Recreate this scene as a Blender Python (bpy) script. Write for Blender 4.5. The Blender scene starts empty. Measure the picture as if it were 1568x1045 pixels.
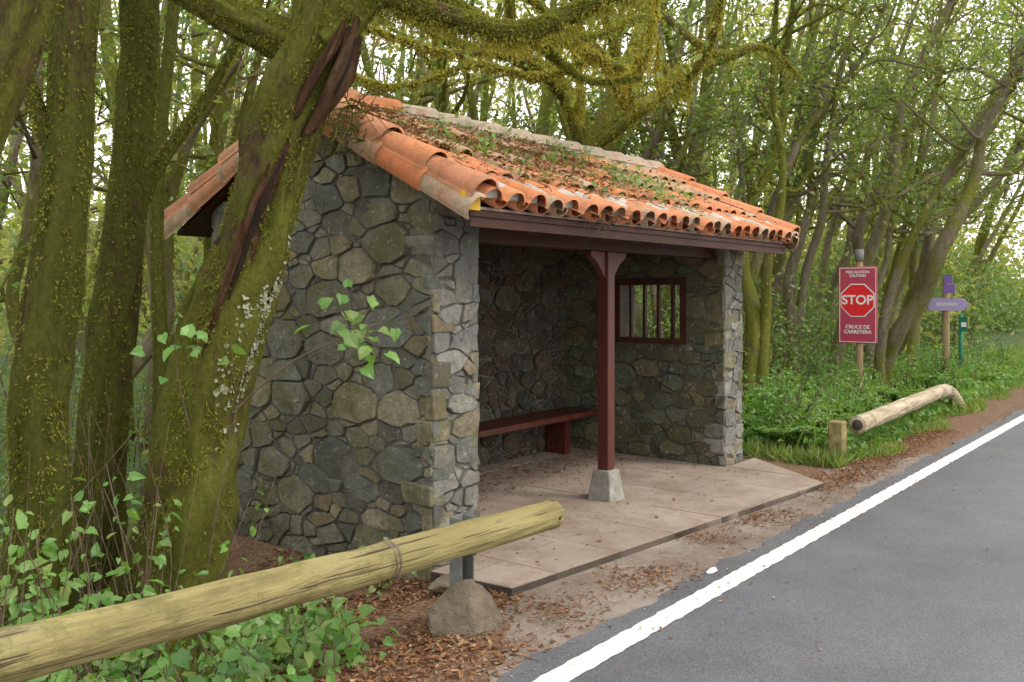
import bpy, math, numpy as np
from mathutils import Vector, Matrix
R0=np.random.default_rng(11)
scene=bpy.context.scene
COL=scene.collection

# ------------------------------------------------------------------ mesh helpers
class MB:
    def __init__(s): s.V=[]; s.F=[]; s.n=0
    def add(s,V,Fs,mat=0,smooth=False):
        V=np.asarray(V,dtype=np.float64).reshape(-1,3)
        if not isinstance(Fs,list): Fs=[Fs]
        for F in Fs:
            F=np.asarray(F,dtype=np.int64)
            if F.size: s.F.append((F+s.n,mat,smooth))
        s.V.append(V); s.n+=len(V)
    def build(s,name,mats,parent=None):
        me=bpy.data.meshes.new(name)
        V=np.concatenate(s.V).astype(np.float32)
        me.vertices.add(len(V)); me.vertices.foreach_set("co",V.ravel())
        idx=np.concatenate([f.ravel() for f,_,_ in s.F]).astype(np.int32)
        ks=np.concatenate([np.full(len(f),f.shape[1]) for f,_,_ in s.F])
        st=np.concatenate([[0],np.cumsum(ks)[:-1]]).astype(np.int32)
        mi=np.concatenate([np.full(len(f),m) for f,m,_ in s.F]).astype(np.int32)
        sm=np.concatenate([np.full(len(f),q) for f,_,q in s.F]).astype(bool)
        me.loops.add(len(idx)); me.loops.foreach_set("vertex_index",idx)
        me.polygons.add(len(ks)); me.polygons.foreach_set("loop_start",st)
        me.polygons.foreach_set("material_index",mi)
        me.polygons.foreach_set("use_smooth",sm)
        for m in mats: me.materials.append(m)
        me.update(calc_edges=True)
        ob=bpy.data.objects.new(name,me); COL.objects.link(ob)
        if parent: ob.parent=parent
        return ob
def empty(name):
    e=bpy.data.objects.new(name,None); COL.objects.link(e); e.empty_display_size=.2; return e
def box(mb,a,b,mat=0,jit=0,rng=R0):
    a=np.array(a,float); b=np.array(b,float)
    V=np.array([[x,y,z] for x in(a[0],b[0]) for y in(a[1],b[1]) for z in(a[2],b[2])])
    if jit: V=V+rng.uniform(-jit,jit,V.shape)
    mb.add(V,np.array([[0,1,3,2],[4,6,7,5],[0,4,5,1],[2,3,7,6],[0,2,6,4],[1,5,7,3]]),mat)
def prism(mb,poly,o,U,W,N,h0,h1,mat=0):
    o,U,W,N=[np.array(q,float) for q in(o,U,W,N)]
    P=np.array(poly,float); n=len(P)
    A=o+P[:,:1]*U+P[:,1:]*W
    V=np.concatenate([A+N*h0,A+N*h1])
    i=np.arange(n); j=(i+1)%n
    mb.add(V,[np.stack([i,j,j+n,i+n],1),i[None,::-1],(i+n)[None]],mat)
def catmull(P,sub):
    P=np.asarray(P,float)
    if len(P)<3:
        t=np.linspace(0,1,sub+1)[:,None]; return P[0]*(1-t)+P[-1]*t
    Q=np.concatenate([[2*P[0]-P[1]],P,[2*P[-1]-P[-2]]]); out=[]
    t=np.linspace(0,1,sub,endpoint=False)[:,None]
    for k in range(len(P)-1):
        a,b,c,d=Q[k:k+4]
        out.append(.5*((2*b)+(-a+c)*t+(2*a-5*b+4*c-d)*t**2+(-a+3*b-3*c+d)*t**3))
    out.append(P[-1:]); return np.concatenate(out)
def tube(mb,pts,rad,nseg=8,sub=4,mat=0,rough=0.,rng=R0,cap=True,smooth=True):
    C=catmull(pts,sub); n=len(C)
    r=np.interp(np.linspace(0,1,n),np.linspace(0,1,len(rad)),rad)
    T=np.gradient(C,axis=0); T/=np.linalg.norm(T,axis=1,keepdims=True)+1e-9
    a=np.array([1.,0,0]) if abs(T[0,0])<.8 else np.array([0,1.,0])
    Nn=np.zeros((n,3)); v=np.cross(T[0],a); v/=np.linalg.norm(v)
    for i in range(n):
        v=v-T[i]*np.dot(v,T[i]); v/=np.linalg.norm(v)+1e-9; Nn[i]=v
    B=np.cross(T,Nn); th=np.arange(nseg)*2*math.pi/nseg
    L=np.concatenate([[0],np.cumsum(np.linalg.norm(np.diff(C,axis=0),axis=1))])
    m=np.ones((n,nseg))
    if rough:
        for k in range(14):
            f=rng.integers(1,9) if k<6 else rng.integers(8,18); w=rng.uniform(-9,9) if k%3 else rng.uniform(-2,2)
            m+=rough/(1+.16*f)*np.sin(f*th[None]+w*L[:,None]+rng.uniform(0,6)+1.5*np.sin(L[:,None]*rng.uniform(1,8)))
    rr=r[:,None]*m
    V=C[:,None]+rr[...,None]*(np.cos(th)[None,:,None]*Nn[:,None]+np.sin(th)[None,:,None]*B[:,None])
    V=V.reshape(-1,3)
    i,j=np.meshgrid(np.arange(n-1),np.arange(nseg),indexing='ij'); jn=(j+1)%nseg
    F=np.stack([i*nseg+j,i*nseg+jn,(i+1)*nseg+jn,(i+1)*nseg+j],-1).reshape(-1,4)
    Fs=[F]
    if cap:
        V=np.concatenate([V,[C[0],C[-1]]]); k=np.arange(nseg); kn=(k+1)%nseg; q=n*nseg
        Fs.append(np.stack([kn,k,np.full(nseg,q)],1)); Fs.append(np.stack([(n-1)*nseg+k,(n-1)*nseg+kn,np.full(nseg,q+1)],1))
    mb.add(V,Fs,mat,smooth)
    return C,r,T
def nz(a): return a/(np.linalg.norm(a,axis=-1,keepdims=True)+1e-9)
def scatter(mb,T,pos,scale,mat=0,rng=R0,bias=0.6,ydir=None,nrm=None,smooth=False,wid=None):
    tv,tf=T; tv=np.array(tv,float); pos=np.asarray(pos,float); N=len(pos)
    if N==0: return
    if nrm is None:
        nrm=rng.normal(size=(N,3)); nrm[:,2]+=bias
    n=nz(nrm)
    if ydir is None: ydir=rng.normal(size=(N,3))
    y=ydir-n*(ydir*n).sum(1,keepdims=True); y=nz(y); x=np.cross(y,n)
    s=np.broadcast_to(np.asarray(scale,float),(N,))[:,None,None]
    w=1. if wid is None else np.broadcast_to(np.asarray(wid,float),(N,))[:,None,None]
    V=pos[:,None]+s*(tv[None,:,0:1]*w*x[:,None]+tv[None,:,1:2]*y[:,None]+tv[None,:,2:3]*n[:,None])
    k=len(tv); tf=np.array(tf)
    F=(tf[None]+(np.arange(N)*k)[:,None,None]).reshape(-1,tf.shape[1])
    mb.add(V.reshape(-1,3),F,mat,smooth)
LEAF=([(0,0,0),(.24,.45,.07),(0,1,-.08),(-.24,.45,.07)],[[0,1,2,3]])
BROAD=([(0,0,0),(0,.5,0),(0,1.05,-.12),(.34,-.08,.03),(.46,.33,.1),(.24,.74,.04),(-.34,-.08,.03),(-.46,.33,.1),(-.24,.74,.04)],
       [[0,3,4,1],[1,4,5,2],[0,1,7,6],[1,2,8,7]])
BLADE=([(-.03,0,0),(.03,0,0),(.025,.5,.06),(-.025,.5,.06),(.004,1,.3),(-.004,1,.3)],[[0,1,2,3],[3,2,4,5]])
LITTER=([(-.3,0,.12),(0,-.05,0),(.3,.1,.1),(-.25,.7,.16),(0,.8,.02),(.22,.65,.2),],[[0,1,4,3],[1,2,5,4]])
CHIP=([(-.5,-.3,0),(.4,-.45,.1),(.5,.35,0),(-.3,.5,.12)],[[0,1,2,3]])

# ------------------------------------------------------------------ materials
def ramp(nt,cols,fac,interp='LINEAR'):
    n=nt.nodes.new('ShaderNodeValToRGB'); cr=n.color_ramp; cr.interpolation=interp
    while len(cr.elements)<len(cols): cr.elements.new(.5)
    for i,c in enumerate(cols):
        if len(c)==2: p,c=c
        else: p=i/(len(cols)-1) if interp=='LINEAR' else i/len(cols)
        cr.elements[i].position=p; cr.elements[i].color=(*c,1)
    nt.links.new(fac,n.inputs[0]); return n.outputs[0]
def mix(nt,a,b,f,mode='MIX'):
    n=nt.nodes.new('ShaderNodeMix'); n.data_type='RGBA'; n.blend_type=mode
    for s,v in((0,f),(6,a),(7,b)):
        if hasattr(v,'links'): nt.links.new(v,n.inputs[s])
        else: n.inputs[s].default_value=v if s==0 else (*v,1)
    return n.outputs[2]
def noise(nt,scale,detail=6,stretch=(1,1,1),rough=.6,dist=0.):
    tc=nt.nodes.new('ShaderNodeTexCoord'); mp=nt.nodes.new('ShaderNodeMapping'); mp.inputs['Scale'].default_value=stretch
    nt.links.new(tc.outputs['Object'],mp.inputs[0])
    n=nt.nodes.new('ShaderNodeTexNoise'); n.inputs['Scale'].default_value=scale; n.inputs['Detail'].default_value=detail
    n.inputs['Roughness'].default_value=rough; n.inputs['Distortion'].default_value=dist
    nt.links.new(mp.outputs[0],n.inputs['Vector']); return n.outputs['Fac']
def maprange(nt,axis,a,b):
    tc=nt.nodes.new('ShaderNodeTexCoord'); s=nt.nodes.new('ShaderNodeSeparateXYZ'); nt.links.new(tc.outputs['Object'],s.inputs[0])
    m=nt.nodes.new('ShaderNodeMapRange'); m.inputs[1].default_value=a; m.inputs[2].default_value=b; nt.links.new(s.outputs[axis],m.inputs[0]); return m.outputs[0]
def math_(nt,op,a,b):
    m=nt.nodes.new('ShaderNodeMath'); m.operation=op; m.use_clamp=True
    for k,v in enumerate((a,b)):
        if hasattr(v,'links'): nt.links.new(v,m.inputs[k])
        else: m.inputs[k].default_value=v
    return m.outputs[0]
def island(nt): return nt.nodes.new('ShaderNodeNewGeometry').outputs['Random Per Island']
def newmat(name):
    m=bpy.data.materials.new(name); m.use_nodes=True; nt=m.node_tree
    return m,nt,nt.nodes['Principled BSDF'],nt.nodes['Material Output']
def bump(nt,bs,h,strength,dist=.02):
    b=nt.nodes.new('ShaderNodeBump'); b.inputs['Strength'].default_value=strength; b.inputs['Distance'].default_value=dist
    nt.links.new(h,b.inputs['Height']); nt.links.new(b.outputs[0],bs.inputs['Normal'])
def mk(name,cols,scale=5,rough=.85,b=.4,bscale=40,stretch=(1,1,1),spec=.3,detail=8,bd=.01,isl=None,islf=.6,lo=.3,hi=.7,stain=None,stain2=None):
    m,nt,bs,_=newmat(name)
    f=noise(nt,scale,detail,stretch)
    cs=[(lo+(hi-lo)*i/(len(cols)-1),c) for i,c in enumerate(cols)]
    c=ramp(nt,cs,f)
    if isl: c=mix(nt,c,ramp(nt,isl,island(nt)),islf)
    if stain: c=mix(nt,c,stain[1],ramp(nt,[(.48,(0,0,0)),(.62,(stain[2],)*3)],noise(nt,stain[0],9,stretch,.75)))
    if stain2: c=mix(nt,c,stain2[1],ramp(nt,[(.5,(0,0,0)),(.58,(stain2[2],)*3)],noise(nt,stain2[0],9,(1,1,1),.78)))
    nt.links.new(c,bs.inputs['Base Color']); bs.inputs['Roughness'].default_value=rough
    bs.inputs['Specular IOR Level'].default_value=spec
    if b: bump(nt,bs,noise(nt,bscale,6,stretch),b,bd)
    return m
def leafmat(name,cols,trans=.45,patch=None,gloss=.05):
    m,nt,bs,out=newmat(name); nt.nodes.remove(bs)
    c=ramp(nt,cols,island(nt))
    if patch: c=mix(nt,c,patch[1],ramp(nt,[(.42,(0,0,0)),(.62,(patch[2],)*3)],noise(nt,patch[0],2)))
    d=nt.nodes.new('ShaderNodeBsdfDiffuse'); nt.links.new(c,d.inputs[0])
    t=nt.nodes.new('ShaderNodeBsdfTranslucent'); nt.links.new(mix(nt,c,(1.3,1.2,.65),1.,'MULTIPLY'),t.inputs[0])
    ms=nt.nodes.new('ShaderNodeMixShader'); ms.inputs[0].default_value=trans
    nt.links.new(d.outputs[0],ms.inputs[1]); nt.links.new(t.outputs[0],ms.inputs[2]); o=ms.outputs[0]
    if gloss:
        g=nt.nodes.new('ShaderNodeBsdfGlossy'); g.inputs['Roughness'].default_value=.45; g.inputs[0].default_value=(.8,.85,.8,1)
        m2=nt.nodes.new('ShaderNodeMixShader'); m2.inputs[0].default_value=gloss; nt.links.new(o,m2.inputs[1]); nt.links.new(g.outputs[0],m2.inputs[2]); o=m2.outputs[0]
    nt.links.new(o,out.inputs[0]); return m
def stonemat(name,cols,tint,moss=.5,bright=1.):
    m,nt,bs,_=newmat(name)
    c=ramp(nt,cols,island(nt),'CONSTANT')
    n1=ramp(nt,[(.3,(.5,.5,.5)),(.5,(1,1,1)),(.7,(1.55,1.5,1.38))],noise(nt,7,12,rough=.8))
    c=mix(nt,c,n1,.9,'MULTIPLY')
    n2=ramp(nt,[(.48,(0,0,0)),(.64,(.75,.75,.75))],noise(nt,19,8,rough=.75))
    c=mix(nt,c,tint,n2)
    if moss:
        f=ramp(nt,[(.46,(0,0,0)),(.62,(moss,)*3)],noise(nt,1.9,10,rough=.8))
        c=mix(nt,c,(.15,.155,.05),f)
    s=ramp(nt,[(.58,(0,0,0)),(.64,(.65,.65,.65))],noise(nt,21,6,rough=.75))
    c=mix(nt,c,(.52,.51,.42),s)
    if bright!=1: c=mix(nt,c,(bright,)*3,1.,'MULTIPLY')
    nt.links.new(c,bs.inputs['Base Color']); bs.inputs['Roughness'].default_value=.9; bs.inputs['Specular IOR Level'].default_value=.2
    bump(nt,bs,noise(nt,24,12,rough=.82),1.,.04)
    return m
EXT=[(.24,.23,.175),(.32,.305,.21),(.17,.175,.155),(.39,.34,.22),(.21,.225,.2),(.28,.27,.2),(.43,.38,.27),(.24,.235,.15),(.31,.25,.16),(.27,.28,.25),(.34,.33,.26),(.17,.16,.13)]
PIER=[(.27,.28,.275),(.36,.35,.31),(.19,.195,.185),(.36,.31,.22),(.42,.42,.38),(.24,.245,.235),(.31,.30,.255),(.22,.22,.17),(.28,.285,.28)]
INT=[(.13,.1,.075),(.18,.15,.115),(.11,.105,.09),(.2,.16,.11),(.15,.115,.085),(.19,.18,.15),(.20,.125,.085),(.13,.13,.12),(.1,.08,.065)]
M_ext=stonemat('stone_exterior',EXT,(.2,.2,.15),.75)
M_pier=stonemat('stone_pier',PIER,(.23,.235,.22),.3)
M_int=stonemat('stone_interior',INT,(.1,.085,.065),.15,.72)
M_intr=stonemat('stone_interior_end',[(c[0]*1.15,c[1]*1.35,c[2]*1.2) for c in INT],(.15,.15,.10),.7,.95)
M_mortar=mk('mortar',[(.05,.05,.042),(.12,.115,.10),(.21,.20,.175)],6,.95,.9,50,bd=.03)
M_tile=mk('clay_tile',[(.5,.18,.075),(.66,.26,.12),(.7,.34,.2),(.54,.42,.32)],5,.8,.4,50,isl=[(.76,.25,.085),(.64,.21,.09),(.78,.32,.14),(.52,.23,.13),(.7,.37,.21)],islf=.6,lo=.3,hi=.78,stain=(7,(.22,.14,.09),.35),stain2=(11,(.17,.14,.08),.3))
M_tile_old=mk('clay_tile_lichen',[(.5,.21,.11),(.6,.31,.18),(.54,.45,.34),(.28,.28,.15)],4,.9,.5,50,isl=[(.68,.27,.12),(.55,.31,.19),(.58,.47,.35)],islf=.5,stain=(6,(.23,.2,.12),.55),stain2=(9,(.15,.16,.06),.45))
M_tmort=mk('tile_mortar',[(.3,.28,.25),(.55,.52,.47)],12,.95,.5)
M_ridgem=mk('ridge_tile_lichen',[(.42,.28,.19),(.5,.41,.32),(.3,.3,.2)],6,.95,.5)
M_wood=mk('brown_painted_wood',[(.035,.014,.009),(.085,.03,.018)],3,.55,.35,30,(.4,3,3))
M_post=mk('redbrown_post_paint',[(.06,.016,.011),(.125,.03,.02)],4,.45,.25,30,(3,3,.4),spec=.4)
M_conc=mk('concrete_slab',[(.24,.19,.155),(.34,.275,.23),(.42,.35,.29)],1.6,.85,.3,80,bd=.005,isl=[(.28,.23,.19),(.38,.31,.26)],islf=.35,stain=(3,(.2,.14,.1),.6),stain2=(9,(.25,.2,.16),.35))
M_joint=mk('slab_joint',[(.07,.055,.045),(.12,.1,.08)],9,.95,.3)
M_ped=mk('concrete_pedestal',[(.22,.21,.18),(.38,.37,.33)],8,.9,.5,60,stain2=(10,(.16,.14,.1),.5))
M_yellow=mk('yellow_paint',[(.6,.36,.02),(.75,.45,.03)],8,.6,.1)
m,nt,bs,_=newmat('asphalt'); 
c=ramp(nt,[(.3,(.084,.087,.098)),(.7,(.135,.141,.158))],noise(nt,1.2,8,rough=.7)); 
c=mix(nt,c,ramp(nt,[(.35,(.55,.55,.55)),(.65,(1.5,1.5,1.5))],noise(nt,130,2)),.8,'MULTIPLY')
nt.links.new(c,bs.inputs['Base Color']); bs.inputs['Roughness'].default_value=.62; bump(nt,bs,noise(nt,190,3),.6,.007); M_asph=m
m,nt,bs,_=newmat('road_paint')
c=ramp(nt,[(.34,(.25,.25,.25)),(.44,(.70,.70,.68)),(1,(.80,.80,.78))],noise(nt,14,10,rough=.82)); nt.links.new(c,bs.inputs['Base Color']); bs.inputs['Roughness'].default_value=.7
bump(nt,bs,noise(nt,190,3),.5,.006); M_paint=m
m,nt,bs,_=newmat('forest_soil')
c=ramp(nt,[(.28,(.07,.038,.022)),(.5,(.16,.088,.052)),(.7,(.25,.155,.095))],noise(nt,5,10,rough=.75))
v=nt.nodes.new('ShaderNodeTexVoronoi'); v.inputs['Scale'].default_value=46; tc=nt.nodes.new('ShaderNodeTexCoord'); nt.links.new(tc.outputs['Object'],v.inputs['Vector'])
vs=nt.nodes.new('ShaderNodeSeparateColor'); nt.links.new(v.outputs['Color'],vs.inputs[0])
lc=ramp(nt,[(.22,.11,.06),(.13,.07,.04),(.3,.18,.1),(.18,.11,.07),(.09,.05,.03)],vs.outputs[0])
c=mix(nt,c,lc,.5)
g=ramp(nt,[(.3,(.03,.05,.012)),(.7,(.08,.13,.03))],noise(nt,6,6))
fg=math_(nt,'MULTIPLY',maprange(nt,1,3.0,4.2),maprange(nt,0,8.5,10.5))
fg=math_(nt,'MAXIMUM',fg,maprange(nt,1,5.6,7.0))
c=mix(nt,c,g,fg)
nt.links.new(c,bs.inputs['Base Color']); bs.inputs['Roughness'].default_value=.95; bump(nt,bs,v.outputs['Distance'],.7,.02); M_soil=m
M_shoul=mk('worn_shoulder',[(.15,.115,.09),(.235,.195,.165),(.3,.265,.235)],2.2,.9,.5,90,bd=.01,stain=(4,(.15,.085,.05),.6))
M_rail=mk('log_rail',[(.12,.10,.045),(.25,.21,.085),(.38,.33,.14),(.30,.28,.20)],5,.8,.8,24,(.3,3,3),lo=.28,hi=.75,stain=(2.5,(.10,.08,.04),.75),stain2=(2.0,(.15,.14,.05),.75),bd=.015)
M_railp=mk('pale_log_rail',[(.2,.16,.1),(.42,.35,.24),(.55,.49,.38)],5,.8,.6,24,(.3,3,3),lo=.28,hi=.7,stain2=(3.2,(.16,.14,.07),.6))
M_raild=mk('rail_end_dark',[(.05,.04,.03),(.1,.07,.05)],10,.9,.3)
M_metal=mk('galvanised_post',[(.11,.12,.11),(.24,.25,.24)],6,.5,.2,40)
M_strap=mk('steel_strap',[(.12,.09,.06),(.22,.17,.12)],10,.5,.2)
M_rock=mk('field_stone',[(.12,.095,.07),(.19,.155,.115),(.28,.23,.17)],5,.95,.9,25,bd=.03,stain2=(6,(.10,.085,.055),.6))
def bark(name,brown,moss,amt,ms=2.2,st=(1,1,.45)):
    m,nt,bs,_=newmat(name)
    c=ramp(nt,[(.3,brown[0]),(.5,brown[1]),(.72,brown[2])],noise(nt,13,12,(1,1,.35),.78))
    g=ramp(nt,[(.3,moss[0]),(.5,moss[1]),(.7,moss[2])],noise(nt,38,12,(1,1,.8),.85))
    f=ramp(nt,[(.62-amt*.4,(0,0,0)),(.70-amt*.4,(1,1,1))],noise(nt,ms,12,st,.85,.6))
    c=mix(nt,c,g,f); nt.links.new(c,bs.inputs['Base Color']); bs.inputs['Roughness'].default_value=.95; bs.inputs['Specular IOR Level'].default_value=.12
    bump(nt,bs,noise(nt,34,14,(1,1,.6),.88),1.,.09)
    return m
BR=[(.06,.036,.022),(.18,.115,.066),(.34,.23,.14)]; MO=[(.09,.10,.018),(.24,.26,.045),(.42,.42,.095)]
M_barkA=bark('mossy_bark',BR,MO,.53)
M_barkD=bark('dark_mossy_bark',[(.04,.026,.016),(.12,.08,.045),(.22,.15,.09)],[(.07,.08,.016),(.16,.18,.034),(.29,.30,.065)],.58)
M_barkF=bark('forest_bark',[(.11,.08,.055),(.24,.18,.12),(.4,.33,.24)],MO,.55,1.2)
M_barkR=bark('grey_forest_bark',[(.15,.12,.09),(.34,.28,.21),(.5,.44,.35)],MO,.38,1.2)
M_scar=bark('bare_red_wood',[(.06,.028,.016),(.22,.11,.06),(.42,.26,.16)],BR,.3)
M_void=mk('wood_hollow',[(.012,.008,.006),(.03,.018,.012)],10,1,.5)
M_lich=mk('pale_lichen',[(.2,.22,.12),(.34,.35,.26)],14,.95,.5,isl=[(.2,.23,.11),(.42,.42,.33),(.27,.29,.17)])
M_moss=leafmat('moss_tufts',[(.20,.21,.035),(.38,.38,.07),(.28,.30,.05),(.5,.46,.13),(.22,.17,.07)],.5,None,0)
M_mossd=leafmat('dark_moss_tufts',[(.13,.15,.024),(.25,.28,.045),(.19,.22,.034),(.34,.34,.08),(.17,.13,.055)],.4,None,0)
M_leaf=leafmat('laurel_leaves',[(.08,.15,.03),(.14,.24,.045),(.2,.31,.065),(.11,.18,.04),(.32,.37,.10)],.55)
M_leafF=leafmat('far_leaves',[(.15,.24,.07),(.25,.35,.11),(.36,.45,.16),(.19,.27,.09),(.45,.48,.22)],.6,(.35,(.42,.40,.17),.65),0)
M_shrub=leafmat('shrub_leaves',[(.09,.18,.045),(.15,.28,.07),(.21,.35,.10),(.12,.19,.06),(.27,.32,.12)],.45)
M_herb=leafmat('herb_leaves',[(.08,.22,.04),(.14,.32,.055),(.20,.40,.08),(.14,.26,.06),(.28,.38,.10)],.45)
M_grass=leafmat('grass_blades',[(.12,.24,.04),(.19,.33,.06),(.26,.37,.09),(.36,.36,.16),(.16,.28,.05),(.26,.32,.1)],.45,None,.03)
M_dry=leafmat('dry_leaves',[(.28,.12,.055),(.15,.075,.045),(.38,.19,.09),(.11,.055,.035),(.32,.22,.13),(.24,.1,.05),(.46,.31,.17)],.12,None,.02)
M_twig=mk('twig_bark',[(.09,.06,.04),(.2,.14,.1)],8,.9,.3)

# ------------------------------------------------------------------ terrain
def gh(x,y):
    x=np.asarray(x,float); y=np.asarray(y,float)
    ss=lambda a,b,t: (lambda q:q*q*(3-2*q))(np.clip((t-a)/(b-a),0,1))
    h=-.30*ss(3.0,4.4,y)*ss(4.2,3.2,x)
    h=h-1.1*ss(6.2,14,y)*ss(9,3,x)
    h=h+.5*ss(4.,9,y)*ss(9,13,x)+.13*np.clip(y-6.5,0,40)*ss(13,26,x)
    b=ss(2.6,3.2,y)
    inside=ss(3.3,3.9,x)*ss(9.2,8.5,x)*ss(6.3,5.8,y)
    h=h+b*(1-inside)*(.025*np.sin(3.1*x+1.3*y)+.02*np.sin(5.3*y-2.2*x+1)+.012*np.sin(11*x+7*y))
    h=h-.02*ss(-5.,-6,y)
    return h
def axis(segs):
    out=[]
    for a,b,n in segs: out.append(np.linspace(a,b,n,endpoint=False))
    return np.concatenate(out+[[segs[-1][1]]])
xs=axis([(-120,-8,14),(-8,0,20),(0,14,170),(14,30,60),(30,160,30)])
ys=axis([(-120,-8,14),(-8,2,16),(2,7,90),(7,30,60),(30,160,20)])
X,Y=np.meshgrid(xs,ys,indexing='ij'); Z=gh(X,Y)
mb=MB(); nx,ny=X.shape; i,j=np.meshgrid(np.arange(nx-1),np.arange(ny-1),indexing='ij')
mb.add(np.stack([X,Y,Z],-1).reshape(-1,3),np.stack([i*ny+j,(i+1)*ny+j,(i+1)*ny+j+1,i*ny+j+1],-1).reshape(-1,4),0,True)
mb.build('ground',[M_soil])
def ribbon(name,xs,ya,yb,z,mat):
    mb=MB(); n=len(xs); V=np.concatenate([np.stack([xs,ya,np.full(n,z)],1),np.stack([xs,yb,np.full(n,z)],1)])
    k=np.arange(n-1); mb.add(V,np.stack([k,k+1,k+1+n,k+n],1)); return mb.build(name,[mat])
xr=np.linspace(-40,120,4000)
cv=lambda x: 2.24-.0165*np.clip(x-3,0,12)
ew=.02*np.sin(xr*4.1)+.015*np.sin(xr*9.7+1)+.012*np.sin(xr*23)+R0.normal(0,.004,len(xr))
ribbon('road',xr,np.full(len(xr),-4.6),cv(xr)+.20+ew,.010,M_asph)
e1=.003*np.sin(xr*31)+.003*np.sin(xr*57)+R0.normal(0,.0015,len(xr))
ribbon('road_edge_line',xr,cv(xr)-.062+e1,cv(xr)+.062-e1,.014,M_paint)
ribbon('road_edge_line',xr,np.full(len(xr),-4.2),np.full(len(xr),-4.08),.014,M_paint)
xw=np.linspace(3.0,10,260)
ribbon('roadside_shoulder',xw,cv(xw)+.1,np.interp(xw,[3.0,4,7.7,8.6,10],[2.42,3.12,2.75,2.9,2.35])+.03*np.sin(xw*9)+.02*np.sin(xw*21)+R0.normal(0,.008,len(xw)),.006,M_shoul)

# ------------------------------------------------------------------ stone walls
def clip(P,nx_,ny_,c):
    out=[]; n=len(P)
    for k in range(n):
        a=P[k]; b=P[(k+1)%n]; da=nx_*a[0]+ny_*a[1]-c; db=nx_*b[0]+ny_*b[1]-c
        if da<=0: out.append(a)
        if (da<0<db) or (db<0<da):
            t=da/(da-db); out.append((a[0]+(b[0]-a[0])*t,a[1]+(b[1]-a[1])*t))
    return out
def stones(mb,poly,o,U,W,N,mat=0,big=.13,small=.04,gap=.0045,an=1.65,seed=1,hmax=.026,row=.5):
    rng=np.random.default_rng(seed); o,U,W,N=[np.array(q,float) for q in(o,U,W,N)]
    P=[(a/an,b) for a,b in poly]; A=np.array(P); lo=A.min(0); hi=A.max(0)
    area=abs(sum(P[k][0]*P[(k+1)%len(P)][1]-P[(k+1)%len(P)][0]*P[k][1] for k in range(len(P))))/2
    pts=np.zeros((0,2)); rs=np.zeros(0); rh=big*1.75
    for rad,tries,fc,rw in((big*1.15,area*22,.72,row),(big*.8,area*60,.68,row),(big*.5,area*150,.64,row*.5),(small*.9,area*200,.62,0)):
        for _ in range(int(tries)):
            p=rng.uniform(lo,hi); r=rad*rng.uniform(.75,1.25)
            wv=.04*math.sin(p[0]*3+seed); t=round((p[1]-wv)/rh)*rh+wv; p[1]=p[1]*(1-rw)+t*rw
            if len(pts):
                d=np.hypot(*(pts-p).T)
                if (d<(rs+r)*fc).any(): continue
            pts=np.concatenate([pts,[p]]); rs=np.append(rs,r)
    for k in range(len(pts)):
        p=pts[k]; d=np.hypot(*(pts-p).T); order=np.argsort(d)[1:30]
        C=list(P); g=gap*rng.uniform(.4,1.9)
        for q in order:
            pj=pts[q]; dv=pj-p; L=math.hypot(*dv)
            c=(pj@pj-p@p-rs[q]**2+rs[k]**2)/2
            C=clip(C,dv[0]/L,dv[1]/L,c/L-g)
            if len(C)<3: break
        if len(C)<3: continue
        C=np.array(C); C[:,0]*=an
        keep=[i for i in range(len(C)) if np.hypot(*(C[i]-C[i-1]))>.02]; C=C[keep]
        if len(C)<3: continue
        ar=abs(np.dot(C[:,0],np.roll(C[:,1],-1))-np.dot(C[:,1],np.roll(C[:,0],-1)))/2
        if ar<.0005: continue
        tk=rng.uniform(.02,.11,(len(C),1)); nxt=np.roll(C,-1,0); m2=(C+nxt)/2+rng.normal(0,.004,C.shape)
        Q=np.empty((3*len(C),2)); Q[0::3]=C*(1-tk)+nxt*tk; Q[1::3]=m2; tn=np.roll(tk,-1,0); Q[2::3]=C*tn+nxt*(1-tn)
        n=len(Q); Q=Q+rng.normal(0,.0022,Q.shape); cen=Q.mean(0)
        size=math.sqrt(ar); h=min(hmax,size*.3)*rng.uniform(.2,1.); tilt=rng.normal(0,.06,2)
        def ring(s,dep,nzs):
            q=cen+(Q-cen)*s; q=q+rng.normal(0,nzs*size,q.shape)
            dd=dep+(q-cen)@tilt+rng.normal(0,nzs*.5*size,n)
            if dep<=0: dd=np.full(n,dep)
            return o+q[:,:1]*U+q[:,1:]*W+dd[:,None]*N
        V=np.concatenate([ring(1,-.015,0),ring(.993,h*.7,.002),ring(.962,h,.006),ring(.55,h*1.03,.02),[o+cen[0]*U+cen[1]*W+N*(h*1.03+rng.normal(0,.012*size))]])
        a=np.arange(n); b=(a+1)%n
        F=np.concatenate([np.stack([a+r*n,b+r*n,b+(r+1)*n,a+(r+1)*n],1) for r in range(3)])
        T=np.stack([a+3*n,b+3*n,np.full(n,4*n)],1)
        mb.add(V,[F,T],mat,False)
shelter=empty('stone_shelter')
XL,XLi,XRi,XR=3.93,4.33,7.9,8.27; YF,YBi,YB=3.64,5.42,5.8; YR=4.70; ZE=2.08; SL=.5
ur=lambda y: ZE+(min(y,2*YR-y)-3.27)*SL-.01
mb=MB(); e_=(0,0,0); Yv=(0,1,0); Zv=(0,0,1); Xv=(1,0,0)
G=[(YF,-.5),(YB,-.9),(YB,ur(YB)),(YR,ur(YR)),(YF,ur(YF))]
prism(mb,G,e_,Yv,Zv,Xv,XL,XLi)
wy0,wy1,wz0,wz1=4.03,4.80,1.18,1.79
prism(mb,[(YF,-.5),(YB,-.5),(YB,wz0),(YF,wz0)],e_,Yv,Zv,Xv,XRi,XR)
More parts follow.
